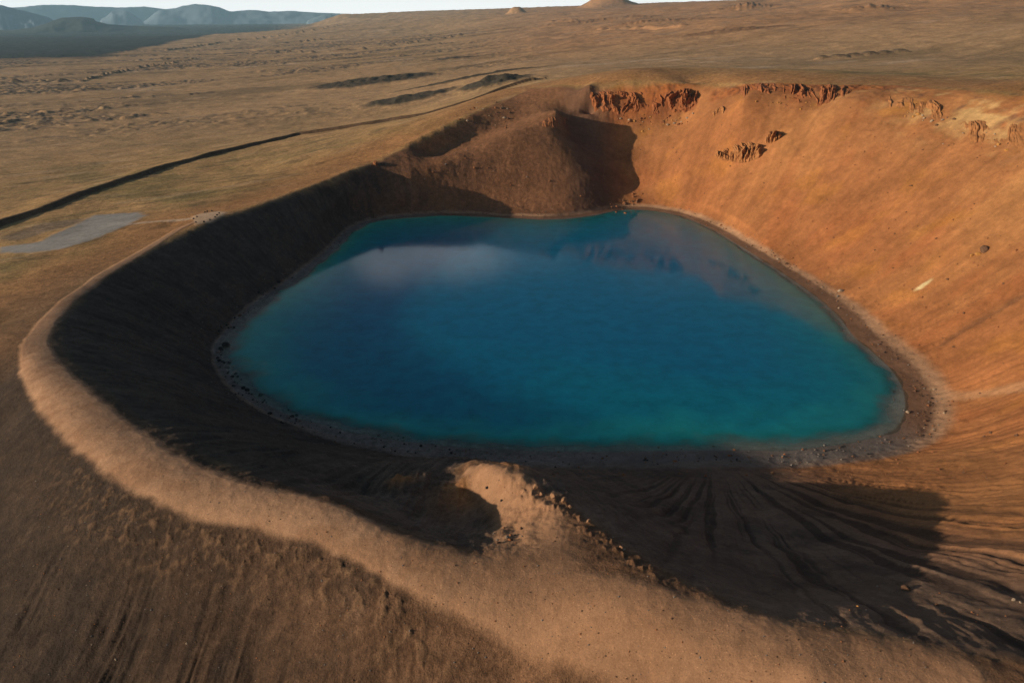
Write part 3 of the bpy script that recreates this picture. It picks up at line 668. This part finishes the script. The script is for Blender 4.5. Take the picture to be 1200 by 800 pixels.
ridge('mountain', [(150,25),(165,18),(180,12),(205,10),(215,7),(228,5),(243,6),(258,9),(270,14),(290,12),(300,12),(315,14),(340,13),(370,15),(420,17),(470,22),(500,26)], 21500, 900, MOUNT, 304)
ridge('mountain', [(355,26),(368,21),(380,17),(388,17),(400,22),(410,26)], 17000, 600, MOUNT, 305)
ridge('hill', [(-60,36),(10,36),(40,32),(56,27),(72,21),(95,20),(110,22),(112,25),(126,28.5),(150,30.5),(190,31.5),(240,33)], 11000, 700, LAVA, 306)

# ------------------------------------------------------------------ rocks
def zfine(x, y):
    s_, a_ = .5 * math.log(x * x + y * y), math.atan2(x, y)
    k = int(np.clip(np.searchsorted(srow, s_) - 1, 0, NR - 2)); l = int(np.clip(np.searchsorted(acol, a_) - 1, 0, NC - 2))
    t = (s_ - srow[k]) / (srow[k+1] - srow[k]); q = (a_ - acol[l]) / (acol[l+1] - acol[l])
    return float((Z[k, l] * (1-t) + Z[k+1, l] * t) * (1-q) + (Z[k, l+1] * (1-t) + Z[k+1, l+1] * t) * q)
import bmesh
from mathutils import noise as mn
def rock_mesh(name, seed, m, sub=3, sx=1, sy=1, sz=.75, cuts=9, rough=.16):
    rnd = random.Random(seed); bm = bmesh.new(); bmesh.ops.create_icosphere(bm, subdivisions=sub, radius=.5)
    planes = []
    for _ in range(cuts):
        v = Vector((rnd.gauss(0, 1), rnd.gauss(0, 1), rnd.gauss(0, .8))).normalized(); planes.append((v, rnd.uniform(.30, .44)))
    off = Vector((seed * 3.1, seed * 1.7, seed * .9))
    for v in bm.verts:
        p = v.co.copy()
        for n, h in planes:
            d = p.dot(n)
            if d > h: p -= n * (d - h) * .9
        p *= 1 + rough * (mn.noise(p * 3.2 + off) + .6 * mn.noise(p * 7.5 + off) + .35 * mn.noise(p * 16 + off))
        v.co = Vector((p.x * sx, p.y * sy, p.z * sz))
    me = bpy.data.meshes.new(name); bm.to_mesh(me); bm.free(); me.materials.append(m)
    return me
def crag_mesh(name, seed, m, sx, sy, sz):      # jagged outcrop: a ridge of upright fins
    rnd = random.Random(seed); bm = bmesh.new(); bmesh.ops.create_icosphere(bm, subdivisions=5, radius=.5)
    off = Vector((seed * 2.3, seed * 5.1, 0))
    for v in bm.verts:
        p = v.co.copy()
        fin = 1 - abs(mn.noise(Vector((p.x * sx * .42, p.y * sy * .20, 0)) + off)) * 2
        rag = mn.fractal(Vector((p.x * sx, p.y * sy, p.z * sz)) * .45 + off, 1, 2, 5)
        up_ = max(p.z + .1, 0)
        v.co = Vector((p.x * sx * (1 + .12 * rag), p.y * sy * (1 + .2 * rag), p.z * sz * (.55 + .75 * fin * up_ * 1.6) + rag * .16 * sz))
    me = bpy.data.meshes.new(name); bm.to_mesh(me); bm.free(); me.materials.append(m); return me
RM = dict(black=plain_mat('black_basalt', (.022, .021, .021), bump=.05, scale=3, var=.4), brown=plain_mat('brown_rock', (.13, .072, .042), bump=.06, scale=3, var=.45),
          rust=plain_mat('rusty_rock', (.25, .105, .045), bump=.06, scale=3, var=.45), pale=plain_mat('pale_rock', (.34, .26, .18), bump=.05, scale=3, var=.35),
          yellow=plain_mat('sulphur_rock', (.40, .20, .055), bump=.05, scale=3, var=.4), tan=plain_mat('tan_earth', (.29, .165, .09), bump=.08, scale=2, var=.4), grey=plain_mat('grey_rock', (.17, .15, .13), bump=.05, scale=3, var=.4))
RMESH = {k: [rock_mesh('boulder', 10 * i + len(k), m, sx=1 + .35 * random.random(), sy=.75 + .3 * random.random(), sz=.6 + .3 * random.random()) for i in range(4)] for k, m in RM.items()}
def tag(o, label, cat, group=None):
    o['label'] = label; o['category'] = cat
    if group: o['group'] = group
def put(name, u, v, px, kind, label, cat='boulder', group=None, sink=.28, me=None, rot=None, stretch=1.0):
    p = ground(u, v); size = px * math.sqrt(p[0]**2 + p[1]**2 + (p[2] - CAMH)**2) / F
    z = max(zfine(p[0], p[1]), -.35 if kind != 'deep' else -9)
    o = bpy.data.objects.new(name, me or random.choice(RMESH[kind])); COL.objects.link(o)
    o.location = (p[0], p[1], z + size * (.5 * stretch - sink) * .75); o.scale = (size, size, size * stretch)
    o.rotation_euler = (random.uniform(-.25, .25), random.uniform(-.25, .25), random.uniform(0, 6.28)) if rot is None else rot
    tag(o, label, cat, group); return o
rr_ = random.Random(5)
def along(px, n, spread, lo, hi, kinds, label, group, name='boulder', cat='boulder', stretch=1.0):
    P = np.array(px, float); L = np.append(0, np.cumsum(np.hypot(*np.diff(P, axis=0).T)))
    for i in range(n):
        t = rr_.uniform(0, L[-1]); u = np.interp(t, L, P[:, 0]); v = np.interp(t, L, P[:, 1])
        put(name, u + rr_.gauss(0, spread[0]), v + rr_.gauss(0, spread[1]), lo + (hi - lo) * rr_.random() ** 2.2, rr_.choice(kinds), label, cat, group, stretch=stretch)
# shore of the lake
put('boulder', 264.5, 405, 9.5, 'black', 'large black boulder standing in the pale shallows at the left tip of the lake')
put('boulder', 258, 408, 5, 'black', 'small black boulder between the large shallows boulder and the left bank')
along([(254,408),(264,432),(285,455),(312,474),(350,492)], 60, (5, 4), 1.8, 6, ['black', 'black', 'black', 'grey'], 'dark basalt boulder in the rubble lining the left lake shore', 'dark boulders along the left lake shore')
along([(350,494),(420,512),(500,522),(560,530)], 26, (8, 4), 1.5, 4.5, ['black', 'grey', 'black'], 'dark boulder on the grey bench of the near left lake shore', 'boulders on the near left bench')
along([(255,395),(285,362),(315,338),(330,325)], 28, (4, 5), 1.5, 4.5, ['black', 'brown', 'black'], 'dark brown boulder on the shaded slope above the upper left waterline', 'boulders above the upper left waterline')
along([(360,512),(420,520),(500,528),(560,535)], 9, (10, 3), 1.6, 3.4, ['pale', 'grey'], 'pale stone among the dark rubble of the near shore', 'pale stones of the near shore', 'stone', 'stone')
put('boulder', 985, 342, 5.5, 'pale', 'pale boulder on the wet brown beach halfway up the right shore')
put('boulder', 982, 347, 3, 'grey', 'small grey boulder just below the pale beach boulder on the right shore')
put('boulder', 1063.5, 483.5, 4, 'pale', 'whitish boulder at the brown waterline of the lake\'s right end')
put('boulder', 1059.5, 481, 2.5, 'grey', 'small grey stone beside the whitish waterline boulder', 'stone')
put('boulder', 1084, 493, 3.5, 'brown', 'brown boulder on the sand right of the lake\'s right end')
put('boulder', 1095, 456, 3, 'pale', 'small pale boulder on the slope above the right end beach')
along([(1075,500),(1095,490),(1110,480),(1120,470)], 10, (7, 5), 1.5, 3.2, ['brown', 'rust', 'pale'], 'small stone strewn over the sand beyond the lake\'s right end', 'stones beyond the right end of the lake', 'stone', 'stone')
along([(830,258),(850,266),(900,296),(950,330),(985,360),(1010,390)], 22, (3, 2), 1.4, 3, ['pale', 'rust', 'brown'], 'stone on the pale upper edge of the right hand beach', 'stones on the right beach edge', 'stone', 'stone')
along([(780,533),(860,535),(940,530),(1000,522)], 20, (8, 2.5), 1.4, 3.2, ['grey', 'black', 'brown'], 'dark stone on the shaded bench of the near right shore', 'stones on the near right bench', 'stone', 'stone')
# rockfall at the foot of the far gully
along([(728,246),(736,240),(748,232),(742,226)], 30, (5, 3), 1.5, 4, ['rust', 'brown', 'rust'], 'rusty boulder in the rockfall at the foot of the far gully', 'rockfall boulders at the far shore')
# right-hand slope
put('boulder', 1153, 293, 9, 'brown', 'lone dark brown boulder high on the orange right hand slope')
put('boulder', 1146, 298, 5, 'yellow', 'larger yellow rock just left of the lone dark boulder')
put('boulder', 1139, 299.5, 3.6, 'yellow', 'small yellow rock at the left end of the lone boulder\'s trail')
put('boulder', 1141, 308, 2.6, 'rust', 'tiny rust rock below the lone dark boulder')
put('boulder', 1062, 690, 11, 'brown', 'rounded brown boulder at the tip of the sunlit rib on the near right slope', stretch=.7)
put('boulder', 1028, 687, 2.4, 'pale', 'tiny white stone in the shade left of the rounded brown boulder', 'stone')
put('boulder', 1005, 711, 2.6, 'yellow', 'small yellowish stone in the shade below the tiny white stone', 'stone')
put('boulder', 1188, 702, 4, 'pale', 'bright whitish stone on the sunlit rills at the right edge', 'stone')
put('boulder', 1196, 705, 3, 'pale', 'smaller whitish stone right of the bright stone on the rills', 'stone')
along([(1080,700),(1130,712),(1180,730)], 14, (10, 5), 1.5, 3.2, ['brown', 'rust'], 'brown stone along the lower edge of the sunlit rills', 'stones along the sunlit rills', 'stone', 'stone')
# outcrops of the far wall
RM['red'] = plain_mat('red_cliff', (.27, .10, .038), bump=.35, scale=.5, var=.6)
RM['ochre'] = plain_mat('ochre_cliff', (.33, .15, .055), bump=.35, scale=.5, var=.5)
def curtain(name, px, amp, kind, label, cat, seed, rib=5.5, lean=.0):     # rock face: px = (u, v of foot, v of top)
    us = np.linspace(px[0][0], px[-1][0], max(60, int((px[-1][0] - px[0][0]) * 2.6)))
    fo = np.interp(us, [p[0] for p in px], [p[1] for p in px]); tp = np.interp(us, [p[0] for p in px], [p[2] for p in px])
    nt_ = 44; n = len(us); G = np.zeros((n, nt_, 3)); e = np.linspace(0, 1, n)
    tt = np.linspace(0, 1, nt_)
    P0 = [ground(u, v) for u, v in zip(us, fo)]; P1 = [ground(u, v) for u, v in zip(us, tp)]
    L = np.append(0, np.cumsum(np.hypot(*np.diff(np.array(P0)[:, :2], axis=0).T)))
    Lg, Tg = np.meshgrid(L, tt, indexing='ij')
    H = np.array([max(1.0, b_[2] - a_[2]) for a_, b_ in zip(P0, P1)])[:, None] * Tg
    r1 = (ridged(Lg / rib + 1.3 * fbm(Lg / 13, H / 11, 3, seed), H / 16, 4, seed + 1) - .55) * (.55 + 1.2 * np.clip(.5 + fbm(Lg / 11, H / 20, 2, seed + 6), 0, 1))
    r2 = fbm(Lg / 2.2, H / 1.7, 4, seed + 2); led_ = ridged(Lg / 40, H / 3.2, 2, seed + 3) - .6
    env = np.sin(np.pi * np.clip(Tg, 0, 1) ** 1.5) ** .75 * np.minimum(1, np.minimum(e, 1 - e) * 7)[:, None]
    big = np.clip(.75 + 1.0 * fbm(Lg / 16, H / 30, 2, seed + 4), .2, 1.25)
    D = (env * (.70 + 1.5 * r1 + .40 * r2 + .55 * led_) * big - .16) * amp
    for i in range(n):
        a_, b_ = P0[i], P1[i]; dn = np.array([a_[0], a_[1]]); dn = -dn / np.hypot(*dn)
        for j in range(nt_):
            q = a_ + (b_ - a_) * tt[j]; x, y = q[0] + dn[0] * D[i, j] * .9 , q[1] + dn[1] * D[i, j] * .9
            G[i, j] = (x, y, q[2] + D[i, j] * .45)
    org = G.reshape(-1, 3).mean(0); ii = np.arange(n * nt_).reshape(n, nt_)
    q = np.stack([ii[:-1, :-1], ii[1:, :-1], ii[1:, 1:], ii[:-1, 1:]], -1).reshape(-1, 4)
    me = bpy.data.meshes.new(name); me.from_pydata((G.reshape(-1, 3) - org).tolist(), [], q.tolist()); me.materials.append(RM[kind]); me.update()
    o = bpy.data.objects.new(name, me); COL.objects.link(o); o.location = org; tag(o, label, cat)
curtain('cliff_band', [(688,128,104),(705,136,106),(735,138,107),(775,139,107),(806,134,103),(822,122,103)], 5.5, 'red', 'jagged red cliff band under the far rim above the mound\'s shadow', 'cliff', 401)
curtain('cliff_band', [(866,112,100),(885,122,97),(920,127,97),(955,127,98),(985,124,99),(1010,118,103)], 5.5, 'red', 'ribbed orange red cliff band under the rim at the top of the orange wall', 'cliff', 411)
curtain('rock_outcrop', [(836,186,179),(850,191,171),(862,194,167),(876,194,165),(888,189,167),(898,182,174)], 6.5, 'ochre', 'large ochre ribbed rock outcrop midway up the far orange wall', 'rock outcrop', 421, 5.0)
curtain('rock_outcrop', [(896,170,164),(903,169,154),(911,167,153),(917,160,156)], 7.0, 'ochre', 'small dark outcrop just upper right of the large ribbed outcrop', 'rock outcrop', 431, 4)
curtain('rock_outcrop', [(832,141,134),(840,141,126),(848,135,124),(852,130,126)], 5.0, 'ochre', 'small ochre rock knob below the gap between the two red cliffs', 'rock outcrop', 441, 4)
curtain('cliff_band', [(1030,126,112),(1055,134,112),(1085,145,116),(1110,150,120),(1125,148,126)], 2.2, 'ochre', 'pale broken ledge under the right rim, left of the other ledge', 'cliff', 451, 9)
curtain('cliff_band', [(1120,168,142),(1145,176,140),(1175,180,140),(1205,182,142),(1240,182,146)], 2.4, 'ochre', 'pale broken ledge under the rim at the right edge', 'cliff', 461, 9)
curtain('rock_outcrop', [(634,150,141),(645,152,136),(656,150,135),(664,147,138)], 2.4, 'rust', 'brown rock cap on the summit of the lakeside mound', 'rock outcrop', 471, 4)
put('boulder', 440, 193, 8, 'rust', 'rusty boulder knob on the shaded left rim crest')
# rims and mound
along([(545,140),(570,132),(590,125),(600,140),(590,150)], 30, (10, 6), 1.3, 3.6, ['rust', 'brown', 'pale'], 'rubble boulder on the back wall behind the mound', 'rubble on the back wall behind the mound')
along([(722,138),(745,143),(770,146),(800,140),(780,150)], 46, (9, 4), 1.3, 4.2, ['rust', 'rust', 'yellow', 'pale'], 'fallen block in the scree below the left red cliff', 'fallen blocks below the left red cliff')
along([(500,215),(555,178),(590,195),(640,215),(600,238),(680,232)], 28, (18, 8), 1.2, 3.2, ['brown', 'rust', 'grey'], 'small brown boulder scattered on the mound\'s flank', 'boulders on the mound')
along([(885,122),(930,125),(980,124)], 18, (8, 3), 1.2, 3.4, ['rust', 'yellow'], 'orange block below the right red cliff', 'blocks below the right red cliff')
along([(1060,128),(1120,150),(1190,165)], 26, (14, 9), 1.3, 3.8, ['yellow', 'pale', 'brown'], 'pale yellow block in the broken band under the right rim', 'blocks under the right rim')
# spur and bowl
along([(572,628),(585,632),(600,622),(590,640)], 24, (9, 6), 1.5, 4.5, ['rust', 'brown', 'grey'], 'brown clod of rubble on the east side of the shaded bowl', 'rubble in the bowl')
for i, (u, v, px) in enumerate([(628,571,9),(634,576,6),(648,580,8),(661,586,9),(668,592,6),(690,610,7),(728,641,6)]):
    put('earth_pinnacle', u, v + 3, px * .7, 'tan', 'jagged tan earth pinnacle sticking up along the sunlit spur crest', 'earth pinnacle', 'earth pinnacles on the spur crest', stretch=1.7, sink=.35)
put('boulder', 571, 571, 5, 'black', 'black rock at the undercut edge of the spur\'s sunlit tip')
put('boulder', 588, 586, 4, 'black', 'black rock on the spur\'s bowl side below its tip')
put('boulder', 731, 645, 3.2, 'pale', 'small pale stone on the spur\'s lower crest edge', 'stone')
# stones round the sandy viewpoint
for u, v in [(227,257),(231,254.5),(240,249.5),(243,248.5),(248.5,248),(254.5,252.5),(252,255),(246,258),(239,260.5),(230,261),(257,250.5)]:
    put('edging_stone', u, v, 2.3, 'black', 'dark stone edging the sandy viewpoint on the left rim', 'stone', 'edging stones of the viewpoint', stretch=1.2)
# left foreground: single stones that can be told
along([(10,670),(120,660),(260,640),(330,680),(230,760),(120,780)], 40, (40, 25), 1.3, 3.0, ['grey', 'brown', 'pale'], 'stone lying on the dark outer slope in the left foreground', 'stones on the outer slope', 'stone', 'stone')
# pebbles and tufts that nobody could count
def scatter(name, n, sampler, mats, size, flat=.7, kind='stuff'):
    V, Fq, M = [], [], []; rg = random.Random(hash(name) % 999)
    rg = random.Random(len(name) * 37)
    base = [Vector(v) for v in [(1,0,0),(0,1,0),(-1,0,0),(0,-1,0),(0,0,1),(0,0,-1)]]
    fs = [(0,1,4),(1,2,4),(2,3,4),(3,0,4),(1,0,5),(2,1,5),(3,2,5),(0,3,5)]
    for _ in range(n):
        x, y = sampler(rg); z = zfine(x, y); r = size(rg); a = rg.uniform(0, 6.28); c_, s_ = math.cos(a), math.sin(a); o_ = len(V); mi = rg.randrange(len(mats))
        for b_ in base:
            k = r * rg.uniform(.6, 1.2); V.append((x + (b_.x * c_ - b_.y * s_) * k, y + (b_.x * s_ + b_.y * c_) * k, z + b_.z * k * flat + r * .2))
        for f_ in fs: Fq.append(tuple(o_ + i for i in f_)); M.append(mi)
    me = bpy.data.meshes.new(name); me.from_pydata(V, [], Fq); me.polygons.foreach_set('material_index', np.array(M, np.int32))
    for m_ in mats: me.materials.append(m_)
    o = bpy.data.objects.new(name, me); COL.objects.link(o); o['kind'] = kind
def samp_px(u0, u1, v0, v1):
    def f(rg):
        p = ground(rg.uniform(u0, u1), rg.uniform(v0, v1)); return p[0], p[1]
    return f
def samp_line(P, w0, w1):
    L = np.append(0, np.cumsum(np.hypot(*np.diff(P, axis=0).T)))
    def f(rg):
        t = rg.uniform(0, L[-1]); k = int(np.clip(np.searchsorted(L, t) - 1, 0, len(P) - 2)); d = P[k+1] - P[k]; l_ = np.hypot(*d) + 1e-9
        q = P[k] + d * (t - L[k]) / l_; n_ = np.array([d[1], -d[0]]) / l_; w_ = rg.uniform(w0, w1) if rg.random() < .6 else rg.gauss((w0 + w1) / 2, (w1 - w0) / 2)
        return q[0] + n_[0] * w_, q[1] + n_[1] * w_
    return f
scatter('pebbles', 1500, samp_px(-40, 1100, 560, 800), [RM['brown'], RM['grey'], RM['rust']], lambda rg: .05 + .13 * rg.random() ** 3)
scatter('scree', 1300, samp_px(640, 1230, 140, 560), [RM['brown'], RM['rust'], RM['rust']], lambda rg: .15 + .55 * rg.random() ** 4)
scatter('shore_rubble', 1600, samp_line(np.array([p[:2] for p in SHORE_S]), -6, 5) if False else samp_line(SHORE_S + (SHORE_S - cen) / np.linalg.norm(SHORE_S - cen, axis=1)[:, None] * 5, -3, 4), [RM['brown'], RM['grey'], RM['black']], lambda rg: .12 + .35 * rg.random() ** 3)

# ------------------------------------------------------------------ haze
bm_ = bpy.data.meshes.new('haze'); hx, z0, z1 = 25500, -75, 900
vv = [(x, y, z) for z in (z0, z1) for x, y in ((-hx, -hx), (hx, -hx), (hx, hx), (-hx, hx))]
bm_.from_pydata(vv, [], [(3, 2, 1, 0), (4, 5, 6, 7), (0, 1, 5, 4), (1, 2, 6, 5), (2, 3, 7, 6), (3, 0, 4, 7)]); bm_.update()
hm = bpy.data.materials.new('haze'); hm.use_nodes = True; hn = hm.node_tree
for q in list(hn.nodes): hn.nodes.remove(q)
pv = hn.nodes.new('ShaderNodeVolumePrincipled'); ho = hn.nodes.new('ShaderNodeOutputMaterial'); hn.links.new(pv.outputs[0], ho.inputs['Volume'])
pv.inputs['Color'].default_value = (.46, .78, 1, 1); pv.inputs['Density'].default_value = 3.0e-5; pv.inputs['Anisotropy'].default_value = .2
bm_.materials.append(hm); hob = bpy.data.objects.new('haze', bm_); COL.objects.link(hob); hob['kind'] = 'stuff'
sc.cycles.volume_bounces = 1

sc.view_settings.view_transform = 'Standard'; sc.view_settings.look = 'None'; sc.view_settings.gamma = 1; sc.view_settings.exposure = 0.2
